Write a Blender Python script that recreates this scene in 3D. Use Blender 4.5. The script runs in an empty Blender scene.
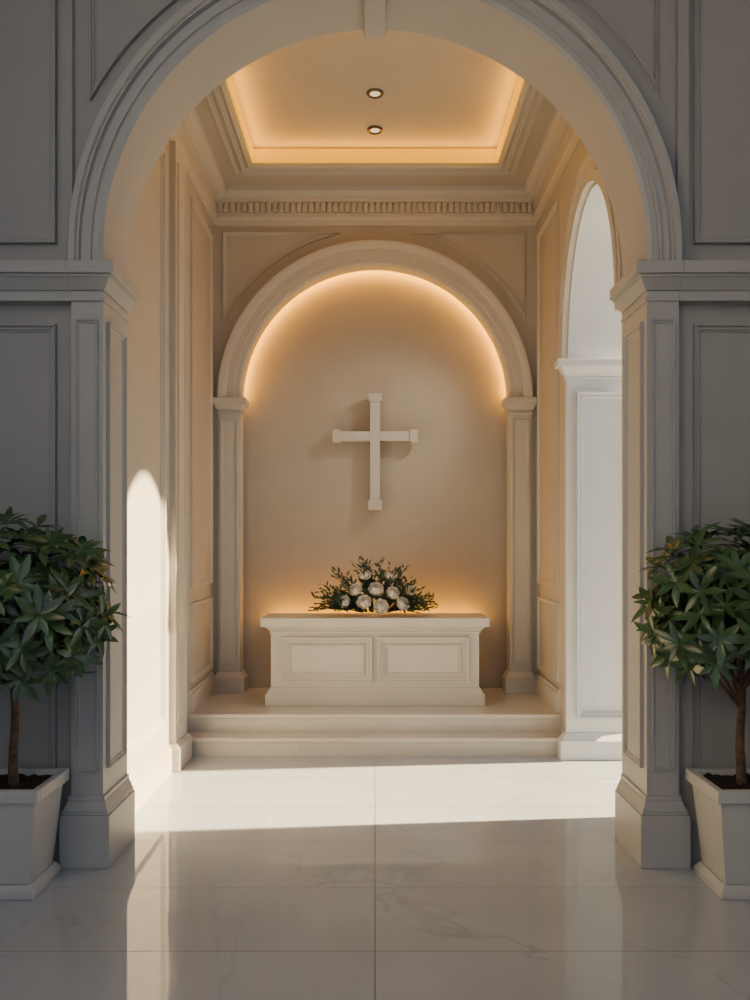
import bpy, bmesh, math, random
from mathutils import Vector, Matrix
PI = math.pi
C = bpy.context.scene.collection

# ------------------------------------------------------------------ materials
def newmat(name):
    m = bpy.data.materials.new(name); m.use_nodes = True
    nt = m.node_tree; b = nt.nodes['Principled BSDF']
    return m, nt, b

def paint(name, col, rough=0.55, var=0.03, scale=3.0, bump=0.02, spec=0.3):
    m, nt, b = newmat(name)
    tc = nt.nodes.new('ShaderNodeNewGeometry')
    n = nt.nodes.new('ShaderNodeTexNoise'); n.inputs['Scale'].default_value = scale; n.inputs['Detail'].default_value = 5
    nt.links.new(tc.outputs['Position'], n.inputs['Vector'])
    r = nt.nodes.new('ShaderNodeValToRGB')
    r.color_ramp.elements[0].position = 0.3; r.color_ramp.elements[1].position = 0.7
    r.color_ramp.elements[0].color = tuple(c*(1-var) for c in col)+(1,)
    r.color_ramp.elements[1].color = tuple(min(1, c*(1+var)) for c in col)+(1,)
    nt.links.new(n.outputs['Fac'], r.inputs['Fac'])
    nt.links.new(r.outputs['Color'], b.inputs['Base Color'])
    b.inputs['Roughness'].default_value = rough
    b.inputs['Specular IOR Level'].default_value = spec
    if bump:
        n2 = nt.nodes.new('ShaderNodeTexNoise'); n2.inputs['Scale'].default_value = scale*40
        nt.links.new(tc.outputs['Position'], n2.inputs['Vector'])
        bp = nt.nodes.new('ShaderNodeBump'); bp.inputs['Strength'].default_value = bump; bp.inputs['Distance'].default_value = 0.01
        nt.links.new(n2.outputs['Fac'], bp.inputs['Height']); nt.links.new(bp.outputs['Normal'], b.inputs['Normal'])
    return m

def emis(name, col, strength):
    m, nt, b = newmat(name)
    b.inputs['Base Color'].default_value = tuple(c*0.3 for c in col)+(1,)
    b.inputs['Emission Color'].default_value = tuple(col)+(1,)
    b.inputs['Emission Strength'].default_value = strength
    return m

def marble(name, base, vein, rough, tiles, mortar=(0.2, 0.2, 0.2), vs=0.4):
    m, nt, b = newmat(name)
    N = nt.nodes.new; L = nt.links.new
    g = N('ShaderNodeNewGeometry')
    n = N('ShaderNodeTexNoise'); n.inputs['Scale'].default_value = 0.9; n.inputs['Detail'].default_value = 8; n.inputs['Distortion'].default_value = 0.6
    L(g.outputs['Position'], n.inputs['Vector'])
    s = N('ShaderNodeMath'); s.operation = 'SUBTRACT'; s.inputs[1].default_value = 0.5; L(n.outputs['Fac'], s.inputs[0])
    a = N('ShaderNodeMath'); a.operation = 'ABSOLUTE'; L(s.outputs[0], a.inputs[0])
    mr = N('ShaderNodeMapRange'); mr.inputs['From Min'].default_value = 0.0; mr.inputs['From Max'].default_value = 0.009
    mr.inputs['To Min'].default_value = vs; mr.inputs['To Max'].default_value = 0.0
    L(a.outputs[0], mr.inputs['Value'])
    nm = N('ShaderNodeTexNoise'); nm.inputs['Scale'].default_value = 1.7; L(g.outputs['Position'], nm.inputs['Vector'])
    mk = N('ShaderNodeMapRange'); mk.inputs['From Min'].default_value = 0.40; mk.inputs['From Max'].default_value = 0.65; L(nm.outputs['Fac'], mk.inputs['Value'])
    mu = N('ShaderNodeMath'); mu.operation = 'MULTIPLY'; L(mr.outputs[0], mu.inputs[0]); L(mk.outputs[0], mu.inputs[1])
    cl = N('ShaderNodeTexNoise'); cl.inputs['Scale'].default_value = 1.3; cl.inputs['Detail'].default_value = 6; L(g.outputs['Position'], cl.inputs['Vector'])
    cr = N('ShaderNodeValToRGB'); cr.color_ramp.elements[0].color = tuple(c*0.88 for c in base)+(1,); cr.color_ramp.elements[1].color = tuple(base)+(1,)
    cr.color_ramp.elements[0].position = 0.3; cr.color_ramp.elements[1].position = 0.65
    L(cl.outputs['Fac'], cr.inputs['Fac'])
    mx = N('ShaderNodeMix'); mx.data_type = 'RGBA'
    L(mu.outputs[0], mx.inputs['Factor']); L(cr.outputs['Color'], mx.inputs['A']); mx.inputs['B'].default_value = tuple(vein)+(1,)
    out = mx.outputs['Result']
    b.inputs['Roughness'].default_value = rough
    if tiles:
        mp = N('ShaderNodeMapping'); mp.inputs['Location'].default_value = (28.4, 6-0.25, 0); L(g.outputs['Position'], mp.inputs['Vector'])
        br = N('ShaderNodeTexBrick'); br.offset = 0; br.inputs['Scale'].default_value = 1
        br.inputs['Brick Width'].default_value = 2.84; br.inputs['Row Height'].default_value = 0.6
        br.inputs['Mortar Size'].default_value = 0.0032; br.inputs['Mortar Smooth'].default_value = 0.0
        L(mp.outputs['Vector'], br.inputs['Vector'])
        m2 = N('ShaderNodeMix'); m2.data_type = 'RGBA'
        L(br.outputs['Fac'], m2.inputs['Factor']); L(out, m2.inputs['A']); m2.inputs['B'].default_value = tuple(mortar)+(1,)
        out = m2.outputs['Result']
        rr = N('ShaderNodeMapRange'); rr.inputs['To Min'].default_value = rough; rr.inputs['To Max'].default_value = 0.4
        L(br.outputs['Fac'], rr.inputs['Value']); L(rr.outputs[0], b.inputs['Roughness'])
    L(out, b.inputs['Base Color'])
    return m

M = {}
M['hall'] = paint('hall_paint_dimmed', (0.335, 0.333, 0.333), 0.5)  # same off-white paint as the chapel, hall's dim light put into the colour
M['arch'] = paint('arch_paint_dimmed', (0.40, 0.40, 0.40), 0.45)  # front arch and piers: that paint again, darkened to stand for shade
M['cream'] = paint('cream_paint', (0.43, 0.405, 0.37), 0.55)
M['niche'] = paint('niche_plaster', (0.39, 0.36, 0.315), 0.7)
M['trim'] = paint('trim_paint', (0.50, 0.475, 0.435), 0.45)
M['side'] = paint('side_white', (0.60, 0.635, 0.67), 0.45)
M['ceil'] = paint('ceiling_paint', (0.41, 0.385, 0.345), 0.6)
M['floor'] = marble('floor_marble', (0.40, 0.44, 0.495), (0.20, 0.21, 0.23), 0.055, True, (0.16, 0.167, 0.178), 0.33)
M['step'] = marble('step_marble', (0.58, 0.55, 0.50), (0.42, 0.37, 0.31), 0.22, False)
M['altar'] = paint('altar_stone', (0.56, 0.53, 0.485), 0.4)
M['cross'] = paint('cross_white', (0.50, 0.475, 0.43), 0.4)
M['pot'] = paint('planter_white', (0.50, 0.495, 0.485), 0.45)
M['soil'] = paint('soil', (0.035, 0.025, 0.018), 0.95, var=0.5, scale=60, bump=0.6)
M['bark'] = paint('bark', (0.11, 0.07, 0.05), 0.8, var=0.4, scale=40, bump=0.4)
M['leaf'] = paint('leaf_green', (0.048, 0.104, 0.036), 0.25, var=0.5, scale=8, bump=0, spec=0.6)
M['sprig'] = paint('sprig_green', (0.030, 0.060, 0.042), 0.5, var=0.4, scale=30, bump=0)
M['rose'] = paint('rose_white', (0.80, 0.77, 0.71), 0.6, bump=0)
M['bronze'] = paint('dark_bronze', (0.05, 0.035, 0.025), 0.35, bump=0, spec=0.5)
LED = (1.0, 0.40, 0.004)
M['led'] = emis('warm_led', (1.0, 0.45, 0.006), 1.25)
M['led_n'] = emis('warm_led_niche', LED, 52.0)
M['led_a'] = emis('warm_led_altar', LED, 62.0)
M['lens'] = emis('lamp_lens', (1.0, 0.75, 0.45), 1.2)

# ------------------------------------------------------------------ helpers
def root_loc(p):
    while p.parent: p = p.parent
    return Vector(p.location)

def obj(name, bm, mat, parent=None, smooth=None, bevel=0, recalc=True):
    if recalc: bmesh.ops.recalc_face_normals(bm, faces=bm.faces[:])
    if parent is not None:
        bmesh.ops.translate(bm, verts=bm.verts[:], vec=-root_loc(parent))
    me = bpy.data.meshes.new(name); bm.to_mesh(me); bm.free()
    me.materials.append(mat)
    if smooth is not None:
        for p in me.polygons: p.use_smooth = True
        if smooth < 180: me.set_sharp_from_angle(angle=math.radians(smooth))
    o = bpy.data.objects.new(name, me); C.objects.link(o)
    if parent is not None: o.parent = parent
    if bevel:
        md = o.modifiers.new('bevel', 'BEVEL'); md.width = bevel; md.segments = 2; md.limit_method = 'ANGLE'
    return o

def thing(name, label, cat, loc=(0, 0, 0), group=None):
    o = bpy.data.objects.new(name, None); C.objects.link(o); o.location = loc; o.empty_display_size = 0.1
    o['label'] = label; o['category'] = cat
    if group: o['group'] = group
    return o

def struct(name, bm, mat, **k):
    o = obj(name, bm, mat, **k); o['kind'] = 'structure'; return o

def B(): return bmesh.new()

def box(bm, x0, x1, y0, y1, z0, z1):
    v = [bm.verts.new(p) for p in ((x0,y0,z0),(x1,y0,z0),(x1,y1,z0),(x0,y1,z0),(x0,y0,z1),(x1,y0,z1),(x1,y1,z1),(x0,y1,z1))]
    for f in ((3,2,1,0),(4,5,6,7),(0,1,5,4),(1,2,6,5),(2,3,7,6),(3,0,4,7)):
        bm.faces.new([v[i] for i in f])

def frustum(bm, cx, cy, h0, h1, z0, z1):
    v = []
    for h, z in ((h0, z0), (h1, z1)):
        v += [bm.verts.new((cx+sx*h, cy+sy*h, z)) for sx, sy in ((-1,-1),(1,-1),(1,1),(-1,1))]
    for f in ((3,2,1,0),(4,5,6,7),(0,1,5,4),(1,2,6,5),(2,3,7,6),(3,0,4,7)):
        bm.faces.new([v[i] for i in f])

def prism(bm, pts, fn, a, b):
    """extrude polygon pts (u,v) between depths a and b; fn(u,v,d)->xyz"""
    A = [bm.verts.new(fn(u, v, a)) for u, v in pts]
    D = [bm.verts.new(fn(u, v, b)) for u, v in pts]
    n = len(pts)
    bm.faces.new(A); bm.faces.new(D[::-1])
    for i in range(n):
        j = (i+1) % n
        bm.faces.new((A[i], A[j], D[j], D[i]))

def ring(bm, prof, fn, cu, cv, a0=0.0, a1=PI, n=64, leg=0.0):
    """sweep closed profile [(r,d)] about (cu,cv); leg = straight drop below the springing"""
    rows = []
    if leg: rows.append([bm.verts.new(fn(cu+r*math.cos(a0), cv-leg, d)) for r, d in prof])
    for i in range(n+1):
        a = a0+(a1-a0)*i/n
        rows.append([bm.verts.new(fn(cu+r*math.cos(a), cv+r*math.sin(a), d)) for r, d in prof])
    if leg: rows.append([bm.verts.new(fn(cu+r*math.cos(a1), cv-leg, d)) for r, d in prof])
    m = len(prof)
    for i in range(len(rows)-1):
        for k in range(m):
            l = (k+1) % m
            bm.faces.new((rows[i][k], rows[i][l], rows[i+1][l], rows[i+1][k]))
    bm.faces.new(rows[0][::-1]); bm.faces.new(rows[-1])

def mould(bm, pts, closed, fn, w=0.034, h=0.020):
    """moulding strip along a planar path; fn(u,v,n)->xyz, n is height off surface"""
    P = [Vector(p) for p in pts]; n = len(P); rows = []
    prof = ((-0.5, -0.2), (-0.5, 1.0), (-0.22, 0.9), (-0.1, 0.45), (0.2, 0.55), (0.32, 0.25), (0.5, 0.2), (0.5, -0.2))
    for i in range(n):
        if closed: a, c = P[i-1], P[(i+1) % n]
        else: a, c = P[max(0, i-1)], P[min(n-1, i+1)]
        d1 = (P[i]-a); d2 = (c-P[i])
        if d1.length < 1e-9: d1 = d2
        if d2.length < 1e-9: d2 = d1
        d1.normalize(); d2.normalize()
        n1 = Vector((-d1.y, d1.x)); n2 = Vector((-d2.y, d2.x))
        mt = (n1+n2)
        mt = mt.normalized() if mt.length > 1e-6 else n1
        k = 1/max(0.3, mt.dot(n1))
        rows.append([bm.verts.new(fn(P[i].x+mt.x*k*s*w, P[i].y+mt.y*k*s*w, t*h)) for s, t in prof])
    m = len(prof)
    for i in range(n if closed else n-1):
        j = (i+1) % n
        for q in range(m):
            r = (q+1) % m
            bm.faces.new((rows[i][q], rows[i][r], rows[j][r], rows[j][q]))
    if not closed:
        bm.faces.new(rows[0][::-1]); bm.faces.new(rows[-1])

def rect(u0, u1, v0, v1): return [(u0, v0), (u1, v0), (u1, v1), (u0, v1)]
def frame2(bm, u0, u1, v0, v1, fn, w=0.034, h=0.022): mould(bm, rect(u0, u1, v0, v1), True, fn, w, h)

def stack(bm, x0, x1, y0, y1, layers, l=1, r=1, f=1, b=0):
    """moulded block: layers (z0, z1, overhang below, overhang above)"""
    for z0, z1, o, q in layers:
        v = []
        for e, z in ((o, z0), (q, z1)):
            v += [bm.verts.new(p) for p in ((x0-e*l, y0-e*f, z), (x1+e*r, y0-e*f, z), (x1+e*r, y1+e*b, z), (x0-e*l, y1+e*b, z))]
        for fc in ((3,2,1,0),(4,5,6,7),(0,1,5,4),(1,2,6,5),(2,3,7,6),(3,0,4,7)):
            bm.faces.new([v[i] for i in fc])

def tube(bm, pts, rad, n=8):
    P = [Vector(p) for p in pts]; rows = []
    for i, p in enumerate(P):
        d = (P[min(i+1, len(P)-1)]-P[max(i-1, 0)]).normalized()
        up = Vector((0, 1, 0)) if abs(d.y) < 0.9 else Vector((1, 0, 0))
        a = d.cross(up).normalized(); c = d.cross(a)
        rows.append([bm.verts.new(p+(a*math.cos(2*PI*k/n)+c*math.sin(2*PI*k/n))*rad[i]) for k in range(n)])
    for i in range(len(P)-1):
        for k in range(n):
            l = (k+1) % n
            bm.faces.new((rows[i][k], rows[i][l], rows[i+1][l], rows[i+1][k]))
    bm.faces.new(rows[0][::-1]); bm.faces.new(rows[-1])

XZ = lambda u, v, d: (u, d, v)
YZ = lambda u, v, d: (d, u, v)

# ------------------------------------------------------------------ key sizes
YF, YW, YB = 4.12, 4.18, 4.52        # pier face, hall wall face, back of that wall
RI, RO = 1.40, 1.565                 # front arch
ZC, ZI = 3.16, 3.09                  # front arch centre height, impost height
W = 1.5                              # chapel half width
YN = 7.41                            # altar wall
HC = 4.9                             # chapel ceiling
YS, YS2 = 6.23, 6.42                 # steps
Z1, Z2 = 0.145, 0.29
HALL = 2.6; HH = 5.6

# ------------------------------------------------------------------ setting
bm = B(); box(bm, -2.8, 9.0, -4.0, 8.2, -0.12, 0.0); struct('floor', bm, M['floor'])

def arch_hole(L0, L1, H, c, r, zc, n=64, sv=1.0):
    pts = [(L0, 0), (L0, H), (L1, H), (L1, 0), (c+r, 0), (c+r, zc)]
    pts += [(c+r*math.cos(PI*i/n), zc+sv*r*math.sin(PI*i/n)) for i in range(1, n)]
    pts += [(c-r, zc), (c-r, 0)]
    return pts
bm = B(); prism(bm, arch_hole(-HALL, HALL, HH, 0, RO, ZC), XZ, YW, YB); struct('wall_front', bm, M['hall'])
bm = B(); box(bm, -HALL-0.15, -HALL, -3.0, YB, 0, HH); struct('wall_hall_left', bm, M['hall'])
bm = B(); box(bm, HALL, HALL+0.15, -3.0, YB, 0, HH); struct('wall_hall_right', bm, M['hall'])
bm = B(); box(bm, -HALL-0.15, HALL+0.15, 1.2, YB, HH, HH+0.15); struct('ceiling_hall', bm, M['hall'])

bm = B(); box(bm, -W-0.2, -W, YB, 7.75, 0, 5.2); struct('wall_left', bm, M['cream'])
# right wall with a tall, slightly elliptical side arch
SN, SF = 4.86, 6.23
SC, SR, SZ = (SN+SF)/2, (SF-SN)/2, 3.07
SV = 1.06/SR
bm = B(); prism(bm, arch_hole(YB, 7.75, 5.2, SC, SR, SZ, 64, SV), YZ, W, W+0.55); struct('wall_right', bm, M['cream'])
# altar wall slab with niche opening, and niche back
NO, NI, NZ = 1.44, 1.235, 3.0
def arch_hole_base(L, H, r, zc, z0, n=64):
    pts = [(-L, z0), (-L, H), (L, H), (L, z0), (r, z0), (r, zc)]
    pts += [(r*math.cos(PI*i/n), zc+r*math.sin(PI*i/n)) for i in range(1, n)]
    return pts+[(-r, zc), (-r, z0)]
bm = B(); prism(bm, arch_hole_base(W, HC+0.2, NO, NZ, Z2), XZ, YN, YN+0.12); struct('wall_back', bm, M['cream'])
bm = B(); box(bm, -W, W, YN+0.22, YN+0.34, 0, HC+0.2); struct('wall_niche', bm, M['niche'])

# chapel ceiling with coffer
CX, CY0, CY1, CT = 1.05, 4.85, 6.83, 5.04
bm = B()
box(bm, -W, -CX, YB, YN, HC, CT); box(bm, CX, W, YB, YN, HC, CT)
box(bm, -CX, CX, YB, CY0, HC, CT); box(bm, -CX, CX, CY1, YN, HC, CT)
box(bm, -W, W, YB, YN, CT, CT+0.1)
struct('ceiling', bm, M['ceil'])
CE = lambda u, v, n: (u, v, HC-n)
bm = B(); frame2(bm, -1.20, 1.20, CY0-0.15, CY1+0.15, CE, 0.03, 0.02); frame2(bm, -1.13, 1.13, CY0-0.08, CY1+0.08, CE, 0.03, 0.022); frame2(bm, -CX-0.02, CX+0.02, CY0-0.02, CY1+0.02, CE, 0.03, 0.02)
struct('trim_1', bm, M['trim'])

# cornice (dentils on the altar wall only)
prof = [(0, 4.60), (0.018, 4.60), (0.025, 4.65), (0.045, 4.67), (0.045, 4.79), (0.085, 4.795), (0.09, 4.825), (0.12, 4.835), (0.15, 4.87), (0.16, HC), (0, HC)]
def cornice(name, fn, a, b, dent):
    bm = B(); prism(bm, prof, fn, a, b)
    n = int((b-a)/0.0551) if dent else 0
    for i in range(n):
        c = a+(i+0.5)*(b-a)/n
        p0, p1 = fn(0.04, 4.705, c-0.018), fn(0.075, 4.788, c+0.018)
        box(bm, min(p0[0], p1[0]), max(p0[0], p1[0]), min(p0[1], p1[1]), max(p0[1], p1[1]), 4.705, 4.788)
    struct(name, bm, M['trim'])
cornice('trim_2', lambda d, z, t: (t, YN-d, z), -W, W, True)
cornice('trim_3', lambda d, z, t: (-W+d, t, z), YB, YN, False)
cornice('trim_4', lambda d, z, t: (W-d, t, z), YB, YN, False)

# wall panels
FW = lambda u, v, n: (u, YW-n, v)
LW = lambda u, v, n: (-W+n, u, v)
RW = lambda u, v, n: (W-n, u, v)
BW = lambda u, v, n: (u, YN-n, v)
for s, nm in ((-1, 'trim_5'), (1, 'trim_6')):
    bm = B()
    a, b = sorted((s*1.68, s*2.5))
    frame2(bm, a, b, 0.45, 2.78, FW, 0.04, 0.03)
    frame2(bm, a, b, 3.24, 5.4, FW, 0.04, 0.03)
    # spandrel panel following the arch
    rr = 1.70
    a0 = math.acos(1.47/rr)
    arc = [(s*rr*math.cos(t), ZC+rr*math.sin(t)) for t in [a0+(1.35-a0)*i/24 for i in range(25)]]
    mould(bm, arc+[(s*rr*math.cos(1.35), 5.4), (s*1.47, 5.4)], True, FW, 0.03, 0.024)
    box(bm, min(s*1.57, s*1.63), max(s*1.57, s*1.63), YW-0.03, YW, ZI, HH)
    struct(nm, bm, M['hall'])
capL = [(2.905, 2.925, 0.012, 0.012), (2.925, 2.96, 0, 0), (2.96, 3.015, 0.010, 0.050), (3.015, 3.03, 0.058, 0.058), (3.03, ZI, 0.075, 0.075)]
for s, nm in ((-1, 'trim_7'), (1, 'trim_8')):
    bm = B()
    a, b = sorted((s*RO, s*HALL))
    stack(bm, a, b, YF, YW, capL, 0, 0, 1, 0)
    struct(nm, bm, M['arch'])
for s, nm in ((-1, 'baseboard_front_left'), (1, 'baseboard_front_right')):
    bm = B(); a, b = sorted((s*(RO+0.045), s*HALL))
    stack(bm, a, b, YW-0.02, YW, [(0, 0.22, 0.01, 0.01), (0.22, 0.27, 0.01, -0.01)], 0, 0, 1, 0)
    struct(nm, bm, M['arch'])

bm = B()
frame2(bm, 4.66, 5.62, 0.42, 4.40, LW, 0.04, 0.03)
frame2(bm, 6.50, 7.28, 0.55, 1.16, LW); frame2(bm, 6.50, 7.28, 1.32, 4.45, LW)
struct('trim_9', bm, M['trim'])
bm = B()
frame2(bm, 6.52, 7.28, 0.55, 1.16, RW); frame2(bm, 6.52, 7.28, 1.32, 4.45, RW)
struct('trim_10', bm, M['trim'])
bm = B()
for s in (-1, 1):
    rr = 1.575; a0 = math.acos(1.39/rr); a1 = math.asin(1.53/rr)
    arc = [(s*rr*math.cos(t), NZ+rr*math.sin(t)) for t in [a0+(a1-a0)*i/36 for i in range(37)]]
    mould(bm, arc+[(s*1.39, 4.53)], True, BW, 0.026, 0.024)
struct('trim_11', bm, M['trim'])

bm = B()
box(bm, -W, -W+0.03, YB, 5.80, 0, 0.17); box(bm, -W, -W+0.018, YB, 5.80, 0.17, 0.20)
box(bm, -W, -W+0.03, YS2+0.02, YN, Z2, Z2+0.16); box(bm, -W, -W+0.018, YS2+0.02, YN, Z2+0.16, Z2+0.19)
struct('baseboard_left', bm, M['trim'])
bm = B()
box(bm, W-0.03, W, YS2+0.06, YN, Z2, Z2+0.16); box(bm, W-0.018, W, YS2+0.06, YN, Z2+0.16, Z2+0.19)
struct('baseboard_right', bm, M['trim'])

# ------------------------------------------------------------------ front piers and arch
baseL = [(0, 0.27, 0.045, 0.045), (0.27, 0.285, 0.038, 0.038), (0.285, 0.335, 0.035, 0.012), (0.335, 0.36, 0.012, 0.012)]
for s, lab in ((-1, 'tall shaded panelled pier beside the left potted tree, carrying the large arch'),
               (1, 'tall shaded panelled pier beside the right potted tree, carrying the large arch')):
    x0, x1 = sorted((s*RI, s*RO))
    t = thing('pier', lab, 'pier', (s*(RI+RO)/2, YF, 0), 'piers of the front arch')
    bm = B(); stack(bm, x0, x1, YF, YB, baseL); obj('base', bm, M['arch'], t, bevel=0.004)
    bm = B(); box(bm, x0, x1, YF, YB, 0.36, 2.905)
    P = lambda u, v, n: (u, YF-n, v)
    frame2(bm, x0+0.035, x1-0.035, 0.50, 2.80, P, 0.02, 0.016)
    J = (lambda u, v, n: (-RI+n, u, v)) if s < 0 else (lambda u, v, n: (RI-n, u, v))
    frame2(bm, YF+0.07, YB-0.07, 0.50, 2.80, J, 0.028, 0.018)
    obj('shaft', bm, M['arch'], t)
    bm = B(); stack(bm, x0, x1, YF, YB, capL, 1 if s > 0 else 0, 1 if s < 0 else 0); obj('capital', bm, M['arch'], t, bevel=0.003)
t = thing('arch', 'large round shaded arch in the foreground with a keystone', 'arch', (0, YF, ZI))
bm = B()
ring(bm, [(RI, YB), (RI, YF+0.0), (RI+0.02, YF-0.012), (RI+0.052, YF-0.012), (RI+0.055, YF-0.03), (RI+0.068, YF-0.03), (RI+0.072, YF-0.014), (RI+0.108, YF-0.018), (RI+0.111, YF-0.045), (RI+0.122, YF-0.045), (RI+0.126, YF-0.068), (RI+0.155, YF-0.068), (RO, YF-0.045), (RO, YB)], XZ, 0, ZC, n=96, leg=ZC-ZI)
obj('archivolt', bm, M['arch'], t, smooth=25)
bm = B()
pts = [(-0.058, ZC+RI-0.045), (0.058, ZC+RI-0.045), (0.085, ZC+RO+0.06), (-0.085, ZC+RO+0.06)]
prism(bm, pts, XZ, YF-0.10, YB+0.012); obj('keystone', bm, M['arch'], t, bevel=0.004)

# ------------------------------------------------------------------ niche pilasters and arch
capN = [(2.85, 2.87, 0.012, 0.012), (2.87, 2.89, 0, 0), (2.89, 2.945, 0.01, 0.04), (2.945, 3.0, 0.055, 0.055)]
for s, lab in ((-1, 'slim cream pilaster on the left of the altar niche'), (1, 'slim cream pilaster on the right of the altar niche')):
    x0, x1 = sorted((s*(NI+0.005), s*NO))
    y0, y1 = YN-0.05, YN+0.12
    t = thing('pilaster', lab, 'pilaster', (s*(NI+NO)/2, y0, Z2), 'pilasters of the altar niche')
    bm = B(); stack(bm, x0, x1, y0, y1, [(Z2, Z2+0.14, 0.045, 0.045), (Z2+0.14, Z2+0.19, 0.035, 0.01)]); obj('base', bm, M['trim'], t, bevel=0.003)
    bm = B(); box(bm, x0, x1, y0, y1, Z2+0.19, 2.85)
    frame2(bm, x0+0.035, x1-0.035, Z2+0.28, 2.79, lambda u, v, n: (u, YN-0.05-n, v), 0.022, 0.016)
    obj('shaft', bm, M['trim'], t)
    bm = B(); stack(bm, x0, x1, y0, y1, capN); obj('capital', bm, M['trim'], t, bevel=0.003)
t = thing('arch', 'cream moulded arch glowing along its inner edge above the wall cross', 'arch', (0, YN, NZ))
bm = B()
y = YN
ring(bm, [(NI, y+0.12), (NI, y-0.02), (NI+0.02, y-0.035), (NI+0.06, y-0.035), (NI+0.065, y-0.055), (NI+0.13, y-0.055), (NI+0.135, y-0.08), (NI+0.18, y-0.10), (NO, y-0.10), (NO, y+0.12)], XZ, 0, NZ, n=96)
obj('archivolt', bm, M['trim'], t, smooth=25)
bm = B(); ring(bm, [(NI+0.03, y+0.16), (NI+0.05, y+0.16), (NI+0.05, y+0.18), (NI+0.03, y+0.18)], XZ, 0, NZ, 0.02, PI-0.02, 64)
obj('light_strip', bm, M['led_n'], t)

# ------------------------------------------------------------------ left wall pilaster / side arch
t = thing('pilaster', 'flat cream pilaster on the left chapel wall beside the sunlit patch', 'pilaster', (-W, 6.0, 0))
bm = B(); stack(bm, -W, -W+0.045, 5.84, 6.18, [(0, 0.17, 0.035, 0.035), (0.17, 0.20, 0.03, 0.008)], l=0, r=1, f=1, b=1); obj('base', bm, M['trim'], t, bevel=0.003)
bm = B(); box(bm, -W, -W+0.045, 5.84, 6.18, 0.20, 4.60)
frame2(bm, 5.90, 6.12, 0.34, 4.45, lambda u, v, n: (-W+0.045+n, u, v), 0.025, 0.012)
obj('shaft', bm, M['trim'], t)

t = thing('pilaster', 'wide white pilaster in bright daylight at the right side opening', 'pilaster', (W+0.27, SF, 0))
y0, y1 = SF-0.05, SF
bm = B(); stack(bm, W-0.02, W+0.55, y0, y1, [(0, 0.15, 0.06, 0.06), (0.15, 0.20, 0.05, 0.01)], l=1, r=0, f=1, b=0); obj('base', bm, M['side'], t, bevel=0.003)
bm = B(); box(bm, W-0.02, W+0.55, y0, y1, 0.20, 2.93)
frame2(bm, W+0.08, W+0.46, 0.34, 2.80, lambda u, v, n: (u, SF-0.05-n, v), 0.05, 0.05)
obj('shaft', bm, M['side'], t)
bm = B(); stack(bm, W-0.02, W+0.55, y0, y1, [(2.93, 2.95, 0.015, 0.015), (2.95, 3.02, 0.01, 0.06), (3.02, 3.07, 0.085, 0.085)], l=1, r=0, f=1, b=0); obj('capital', bm, M['side'], t, bevel=0.003)

t = thing('arch', 'tall narrow arch moulding round the daylit opening in the right wall', 'arch', (W, SC, SZ))
bm = B()
RWd = lambda u, v, d: (W-d, u, SZ+(v-SZ)*SV)
pr = [(SR+0.0, 0.0), (SR+0.0, 0.045), (SR+0.05, 0.045), (SR+0.055, 0.028), (SR+0.10, 0.028), (SR+0.105, 0.05), (SR+0.13, 0.05), (SR+0.135, 0.0)]
ring(bm, pr, RWd, SC, SZ, n=64)
obj('archivolt', bm, M['trim'], t, smooth=25)
bm = B()   # white soffit lining
ring(bm, [(SR-0.012, -0.55), (SR-0.012, 0.0), (SR, 0.0), (SR, -0.55)], RWd, SC, SZ, n=64)
obj('soffit', bm, M['side'], t, smooth=25)

# ------------------------------------------------------------------ steps
t = thing('altar_steps', 'low two-step pale marble platform under the altar', 'steps', (0, YS, 0))
YE = YN+0.215
bm = B(); box(bm, -W, W, YS+0.02, YS2, 0, Z1-0.035); obj('riser', bm, M['step'], t)
bm = B(); box(bm, -W, W, YS, YS2+0.02, Z1-0.035, Z1); obj('tread', bm, M['step'], t, bevel=0.006)
bm = B(); box(bm, -W, W, YS2+0.02, YE, 0, Z2-0.035); obj('riser', bm, M['step'], t)
bm = B(); box(bm, -W, W, YS2, YE, Z2-0.035, Z2); obj('tread', bm, M['step'], t, bevel=0.006)

# ------------------------------------------------------------------ altar
AY0, AY1 = 6.77, 7.24
t = thing('altar', 'cream stone altar with two framed front panels below the cross', 'altar', (0, (AY0+AY1)/2, Z2))
AT = 1.035
bm = B(); stack(bm, -0.885, 0.885, AY0+0.035, AY1-0.02, [(Z2, Z2+0.10, 0.045, 0.045), (Z2+0.10, Z2+0.15, 0.035, 0.008)], b=0); obj('plinth', bm, M['altar'], t, bevel=0.005)
bm = B(); box(bm, -0.885, 0.885, AY0+0.035, AY1-0.02, Z2+0.15, AT-0.13); obj('body', bm, M['altar'], t)
for a, b in ((-0.77, -0.05), (0.05, 0.77)):
    bm = B(); fn = lambda u, v, n: (u, AY0+0.035-n, v)
    frame2(bm, a, b, Z2+0.22, AT-0.19, fn, 0.045, 0.036); frame2(bm, a+0.05, b-0.05, Z2+0.27, AT-0.24, fn, 0.018, 0.018)
    obj('panel', bm, M['altar'], t)
bm = B(); stack(bm, -0.885, 0.885, AY0+0.035, AY1-0.02, [(AT-0.13, AT-0.115, 0.015, 0.015), (AT-0.115, AT-0.075, 0.012, 0.05), (AT-0.075, AT, 0.08, 0.08)], b=0.3); obj('top_slab', bm, M['altar'], t, bevel=0.006)
# light ledge fixed to the niche wall behind the altar
YC = YN+0.22
t = thing('ledge_light', 'warm light ledge on the niche back wall hidden behind the altar', 'light', (0, YC-0.06, 0.90))
bm = B(); box(bm, -1.0, 1.0, YC-0.13, YC-0.002, 0.89, 0.91); obj('ledge', bm, M['niche'], t)
bm = B(); box(bm, -0.99, 0.99, YC-0.115, YC-0.095, 0.91, 0.93); obj('light_strip', bm, M['led_a'], t)

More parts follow.
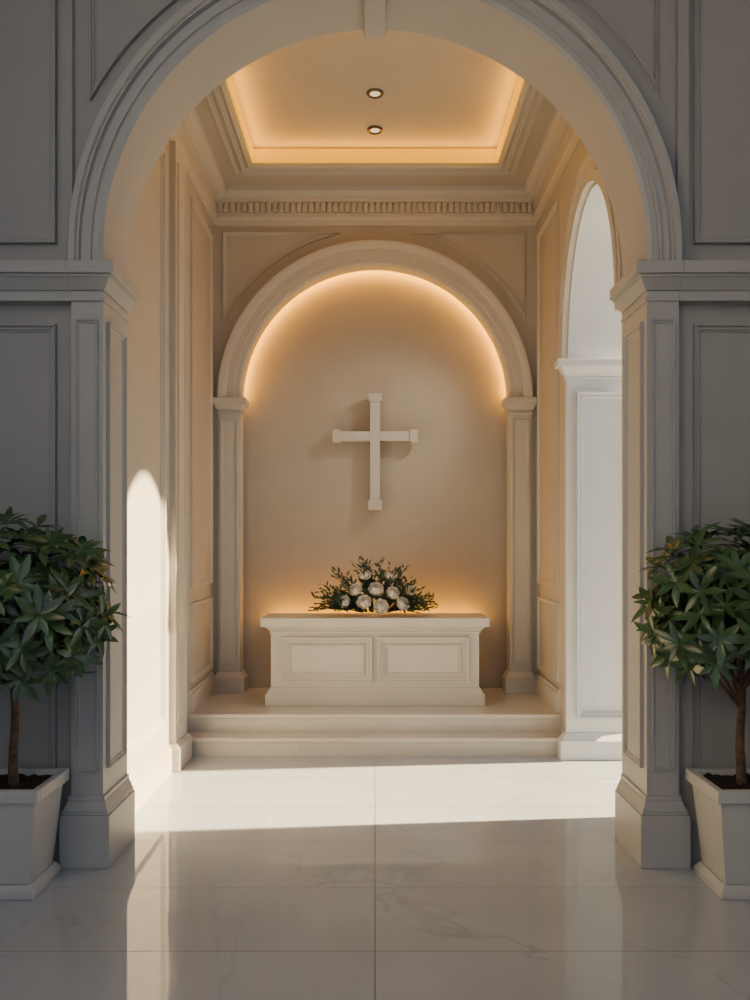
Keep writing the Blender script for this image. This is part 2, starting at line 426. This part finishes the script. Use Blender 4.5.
# ------------------------------------------------------------------ cross
t = thing('wall_cross', 'plain white Latin cross mounted on the niche wall', 'cross', (0, YC-0.1, 1.98))
k = 106.0
zt, zb = 1.65+(545-395)/k, 1.65+(545-510)/k
zh = 1.65+(545-437)/k
bm = B(); box(bm, -0.047, 0.047, YC-0.15, YC-0.06, zb+0.06, zt-0.05); obj('upright_beam', bm, M['cross'], t, bevel=0.005)
bm = B(); box(bm, -0.34, -0.047, YC-0.15, YC-0.06, zh-0.045, zh+0.045); box(bm, 0.047, 0.34, YC-0.15, YC-0.06, zh-0.045, zh+0.045); obj('crossbeam', bm, M['cross'], t, bevel=0.005)
for a in ((-0.062, 0.062, zt-0.075, zt), (-0.066, 0.066, zb, zb+0.09), (-0.40, -0.325, zh-0.06, zh+0.06), (0.325, 0.40, zh-0.06, zh+0.06)):
    bm = B(); box(bm, a[0], a[1], YC-0.165, YC-0.05, a[2], a[3]); obj('end_cap', bm, M['cross'], t, bevel=0.006)
bm = B(); box(bm, -0.025, 0.025, YC-0.06, YC, zh-0.025, zh+0.025); obj('wall_mount', bm, M['cross'], t)

# ------------------------------------------------------------------ leaves
def leaf(bm, p, d, nrm, L, wd, droop=0.25, fold=0.12):
    d = d.normalized(); s = d.cross(nrm)
    if s.length < 1e-4: s = d.cross(Vector((0.3, 0.7, 0.2)))
    s.normalize(); n = s.cross(d).normalized()
    prof = ((0, 0.06), (0.2, 0.55), (0.5, 1.0), (0.78, 0.62), (1.0, 0.0)); rows = []
    for t, w_ in prof:
        c = p+d*(L*t)-n*(droop*L*t*t)
        rows.append([bm.verts.new(c-s*(wd*w_*0.5)+n*(fold*wd*w_)), bm.verts.new(c), bm.verts.new(c+s*(wd*w_*0.5)+n*(fold*wd*w_))])
    for i in range(4):
        for q in range(2):
            bm.faces.new((rows[i][q], rows[i][q+1], rows[i+1][q+1], rows[i+1][q]))

def potted_tree(cx, cy, seed, label, RX):
    rnd = random.Random(seed)
    t = thing('potted_tree', label, 'potted plant', (cx, cy, 0), 'potted trees by the arch')
    PT = 0.515
    bm = B(); frustum(bm, cx, cy, 0.165, 0.165, 0, 0.03); frustum(bm, cx, cy, 0.165, 0.145, 0.03, 0.06)
    frustum(bm, cx, cy, 0.135, 0.172, 0.06, PT-0.06)
    for a in ((-0.195, 0.195, -0.195, -0.16), (-0.195, 0.195, 0.16, 0.195), (-0.195, -0.16, -0.16, 0.16), (0.16, 0.195, -0.16, 0.16)):
        box(bm, cx+a[0], cx+a[1], cy+a[2], cy+a[3], PT-0.06, PT)
    obj('planter', bm, M['pot'], t, bevel=0.005)
    bm = B()
    n = 10; vs = [[bm.verts.new((cx-0.158+0.316*i/n, cy-0.158+0.316*j/n, PT-0.035+rnd.uniform(0, 0.025))) for j in range(n+1)] for i in range(n+1)]
    for i in range(n):
        for j in range(n): bm.faces.new((vs[i][j], vs[i+1][j], vs[i+1][j+1], vs[i][j+1]))
    obj('soil', bm, M['soil'], t, smooth=180)
    cz = 1.35
    bm = B()
    pts = [Vector((cx+0.006*math.sin(i*1.3+seed), cy, 0.47+0.095*i)) for i in range(9)]
    tube(bm, pts, [0.026, 0.023, 0.021, 0.020, 0.019, 0.018, 0.017, 0.015, 0.012], 10)
    obj('trunk', bm, M['bark'], t, smooth=60)
    cent = Vector((cx, cy, cz))
    RZ = 0.40
    maxy = YF-0.06
    def shell(u):
        return cent+Vector((u.x*RX, u.y*(RX*0.9 if u.y < 0 else 0.16), u.z*RZ))
    bmB = B(); bmL = B()
    for i in range(24):
        a = 2*PI*i/24+rnd.uniform(-.2, .2); e = rnd.uniform(-0.5, 0.9)
        u = Vector((math.cos(a)*math.cos(e), math.sin(a)*math.cos(e), math.sin(e)))
        st = pts[rnd.choice((4, 5, 5, 6, 7, 8))]
        en = cent+(shell(u)-cent)*0.85; mid = st.lerp(en, 0.5)+Vector((0, 0, -0.02))
        tube(bmB, [st, mid, en], [0.010, 0.007, 0.004], 6)
    obj('branches', bmB, M['bark'], t, smooth=60)
    N = 195
    for i in range(N):
        zz = 1-2*(i+0.5)/N; th = i*2.39996+rnd.uniform(-.25, .25)
        rr = math.sqrt(1-zz*zz)
        u = Vector((rr*math.cos(th), rr*math.sin(th), zz))
        if u.z < -0.82: continue
        f = rnd.uniform(0.88, 1.08) if i % 4 else rnd.uniform(0.5, 0.8)
        p = cent+(shell(u)-cent)*f
        if rnd.random() < 0.11: continue
        nrm = (u+Vector((0, -0.2, 0.4))+Vector((rnd.uniform(-.4, .4), rnd.uniform(-.4, .2), rnd.uniform(-.2, .4)))).normalized()
        ax = nrm.orthogonal().normalized(); bx_ = nrm.cross(ax)
        k = rnd.choice((6, 7, 7, 8)); ph = rnd.uniform(0, 6.28)
        for q in range(k):
            a = ph+2*PI*q/k+rnd.uniform(-.12, .12); lift = rnd.uniform(0.1, 0.65)
            d = ax*math.cos(a)+bx_*math.sin(a)+nrm*lift
            L = rnd.uniform(0.095, 0.148)
            if (p+d.normalized()*L).y > maxy: d.y = min(d.y, 0.0)
            if p.y > maxy-0.02: p.y = maxy-0.02
            leaf(bmL, p, d, nrm, L, L*rnd.uniform(0.28, 0.34), 0.20)
    obj('foliage', bmL, M['leaf'], t, smooth=180, recalc=False)
potted_tree(-1.75, 3.88, 3, 'green round-headed tree in a pale square planter beside the left pier', 0.46)
potted_tree(1.775, 3.88, 8, 'green round-headed tree in a pale square planter beside the right pier', 0.43)

# ------------------------------------------------------------------ flower arrangement
FY = 6.99; FZ = AT
t = thing('flower_arrangement', 'white roses and dark green sprigs lying on the altar top', 'flowers', (0, FY, FZ))
rnd = random.Random(5)
bmS = B(); bmF = B()
for i in range(165):
    a = rnd.uniform(0, PI) if i % 4 else rnd.choice((rnd.uniform(0, .5), rnd.uniform(PI-.5, PI)))
    side = rnd.uniform(-0.95, 0.6)
    hz = math.cos(a); vt = max(0.06, math.sin(a))
    R_ = rnd.uniform(0.60, 0.95) if i % 5 else rnd.uniform(0.98, 1.12)
    end = Vector((hz*0.49*R_, FY+side*0.22-0.03, FZ+0.03+vt*0.46*R_*(0.80+0.20*abs(math.sin(a))**3)))
    st = Vector((hz*0.12, FY+side*0.05, FZ+0.03))
    mid = st.lerp(end, 0.5)+Vector((0, 0, 0.04))
    tube(bmS, [st, mid, end], [0.004, 0.003, 0.002], 5)
    nL = 9
    for q in range(nL):
        f = 0.25+0.75*q/(nL-1)
        p = st.lerp(mid, f*2) if f < .5 else mid.lerp(end, f*2-1)
        d = (end-st).normalized()*0.7+Vector((rnd.uniform(-1, 1), rnd.uniform(-1, .6), rnd.uniform(-.5, 1)))*0.8
        if p.z < FZ+0.06: d.z = abs(d.z)
        leaf(bmF, p, d, Vector((rnd.uniform(-.4, .4), -0.6, 0.8)), rnd.uniform(0.040, 0.070), rnd.uniform(0.016, 0.028), 0.15)
obj('stems', bmS, M['sprig'], t)
obj('greenery', bmF, M['sprig'], t, smooth=180, recalc=False)

def rose_bm(c, axis, R):
    """globe-shaped bloom: ruffled, lipped petals on nested spheres"""
    bm = B(); ax = axis.normalized(); u = ax.orthogonal().normalized(); v = ax.cross(u)
    rr = random.Random(int(c.x*1000)+int(c.z*777))
    for n, t0, t1, rad in ((3, 6, 62, 0.46), (4, 20, 80, 0.64), (5, 40, 100, 0.84), (6, 60, 120, 1.02), (6, 82, 140, 1.18)):
        off = rr.uniform(0, 6.28)
        for k in range(n):
            p0 = off+2*PI*k/n; wd = PI/n*1.15; rows = []; rp = rr.uniform(0, 6.28)
            for j in range(6):
                tt = j/5; row = []
                for i in range(7):
                    s = (i/6-0.5)*2
                    th = math.radians(t1+(t0-t1)*tt*(1-0.30*s*s))
                    r_ = rad*(0.92+0.22*tt*tt)+0.07*(1-s*s)*tt+0.08*tt*math.sin(4.5*s+rp)
                    ph = p0+s*wd
                    row.append(bm.verts.new(c+R*r_*((u*math.cos(ph)+v*math.sin(ph))*math.sin(th)+ax*math.cos(th))))
                rows.append(row)
            for j in range(5):
                for i in range(6): bm.faces.new((rows[j][i], rows[j][i+1], rows[j+1][i+1], rows[j+1][i]))
    core = bmesh.ops.create_uvsphere(bm, u_segments=12, v_segments=8, radius=R*0.36)
    bmesh.ops.translate(bm, verts=core['verts'], vec=c)
    return bm
kf = 118.0
for px, py, d, R in ((344, 602, 0.13, 0.041), (355, 590, 0.14, 0.042), (364, 602, 0.18, 0.046), (381, 606, 0.21, 0.047), (376, 589, 0.17, 0.047),
                     (393, 593, 0.17, 0.043), (403, 604, 0.16, 0.043), (391, 576, 0.09, 0.040), (365, 575, 0.09, 0.039), (411, 591, 0.09, 0.034)):
    x = (px-375)/kf; z = 1.65-(py-545)/kf
    c = Vector((x, FY-0.03-d, z))
    ax = Vector((x*2.4, -1.0, 0.55+(z-FZ-0.15)*2.0))
    obj('rose', rose_bm(c, ax, R), M['rose'], t, smooth=180, recalc=False)

# ------------------------------------------------------------------ ceiling lights
t = thing('cove_light', 'warm glowing light band round the recessed ceiling coffer', 'light', (0, (CY0+CY1)/2, CT))
bm = B(); e = 0.012
box(bm, -CX, -CX+e, CY0, CY1, HC+0.012, CT-0.012); box(bm, CX-e, CX, CY0, CY1, HC+0.012, CT-0.012)
box(bm, -CX+e, CX-e, CY1-e, CY1, HC+0.012, CT-0.012); box(bm, -CX+e, CX-e, CY0, CY0+e, HC+0.012, CT-0.012)
obj('diffuser', bm, M['led'], t)
for (yy, lab) in ((6.0, 'round recessed downlight in the coffer, nearer to the large arch'), (6.53, 'round recessed downlight in the coffer, nearer to the altar')):
    t = thing('downlight', lab, 'light', (0, yy, CT), 'ceiling downlights')
    bm = B()
    ring(bm, [(0.040, CT), (0.040, CT-0.010), (0.054, CT-0.014), (0.066, CT-0.006), (0.066, CT)], lambda u, v, d: (u, v, d), 0, yy, 0, 2*PI, 40)
    obj('rim', bm, M['bronze'], t, smooth=40)
    bm = B(); r = bmesh.ops.create_circle(bm, cap_ends=True, segments=32, radius=0.040); bmesh.ops.translate(bm, verts=bm.verts[:], vec=(0, yy, CT-0.005))
    obj('lens', bm, M['lens'], t, recalc=False)

# ------------------------------------------------------------------ lamps
def lamp(name, kind, loc, direction, energy, col, **k):
    l = bpy.data.lights.new(name, kind); l.energy = energy; l.color = col
    for a, v in k.items(): setattr(l, a, v)
    o = bpy.data.objects.new(name, l); C.objects.link(o); o.location = loc
    o.rotation_euler = Vector(direction).to_track_quat('-Z', 'Y').to_euler(); return o
lamp('sun', 'SUN', (8, 5, 6), (-1.0, -0.09, -0.565), 42.0, (1.0, 0.74, 0.41), angle=math.radians(1.2))
lamp('spot_lamp', 'SPOT', (0, 6.0, CT-0.03), (0, 0, -1), 8, (1.0, 0.84, 0.64), spot_size=math.radians(110), spot_blend=0.9, shadow_soft_size=0.05)
lamp('spot_lamp', 'SPOT', (0, 6.53, CT-0.03), (0, 0.25, -3.9), 45, (1.0, 0.87, 0.72), spot_size=math.radians(46), spot_blend=1.0, shadow_soft_size=0.04)
# added spot without a fixture, throws the cross's shadow to the left
pa = Vector((1.35, 6.3, 3.75))
lamp('added_cross_light', 'SPOT', pa, Vector((-0.2, 7.6, 2.45))-pa, 75, (1.0, 0.86, 0.70), spot_size=math.radians(62), spot_blend=1.0, shadow_soft_size=0.07)
# cove lamps along the light band, washing the coffer ceiling
zc_ = HC+0.05
for loc, d, L_ in (((-CX+0.03, (CY0+CY1)/2, zc_), (0.75, 0, 0.55), CY1-CY0-0.1), ((CX-0.03, (CY0+CY1)/2, zc_), (-0.75, 0, 0.55), CY1-CY0-0.1),
                   ((0, CY1-0.03, zc_), (0, -0.75, 0.55), 2*CX-0.1), ((0, CY0+0.03, zc_), (0, 0.75, 0.55), 2*CX-0.1)):
    o = lamp('cove_lamp', 'AREA', loc, d, 5.5, LED, shape='RECTANGLE', size=0.02, size_y=0.02)
    z = -Vector(d).normalized()
    xa = Vector((0, 1, 0)) if abs(d[0]) > 0.1 else Vector((1, 0, 0))
    ya = z.cross(xa)
    o.rotation_euler = Matrix((xa, ya, z)).transposed().to_euler()
    o.data.size = L_

# ------------------------------------------------------------------ sky
w = bpy.data.worlds.new('sky'); bpy.context.scene.world = w; w.use_nodes = True
nt = w.node_tree; bg = nt.nodes['Background']
tc = nt.nodes.new('ShaderNodeTexCoord'); sp = nt.nodes.new('ShaderNodeSeparateXYZ'); nt.links.new(tc.outputs['Generated'], sp.inputs[0])
mr = nt.nodes.new('ShaderNodeMapRange'); mr.inputs['From Min'].default_value = 0.1; mr.inputs['From Max'].default_value = 0.8
nt.links.new(sp.outputs['X'], mr.inputs['Value'])
mx = nt.nodes.new('ShaderNodeMix'); mx.data_type = 'RGBA'
mx.inputs['A'].default_value = (0.46, 0.53, 0.64, 1); mx.inputs['B'].default_value = (1.05, 1.22, 1.45, 1)
nt.links.new(mr.outputs[0], mx.inputs['Factor']); nt.links.new(mx.outputs['Result'], bg.inputs['Color'])
bg.inputs['Strength'].default_value = 1.0

# ------------------------------------------------------------------ camera
cd = bpy.data.cameras.new('camera'); cam = bpy.data.objects.new('camera', cd); C.objects.link(cam)
cam.location = (0, 0, 1.65); cam.rotation_euler = (PI/2, 0, 0)
cd.sensor_width = 36; cd.lens = 28.8; cd.shift_y = 0.045; cd.clip_start = 0.05
bpy.context.scene.camera = cam
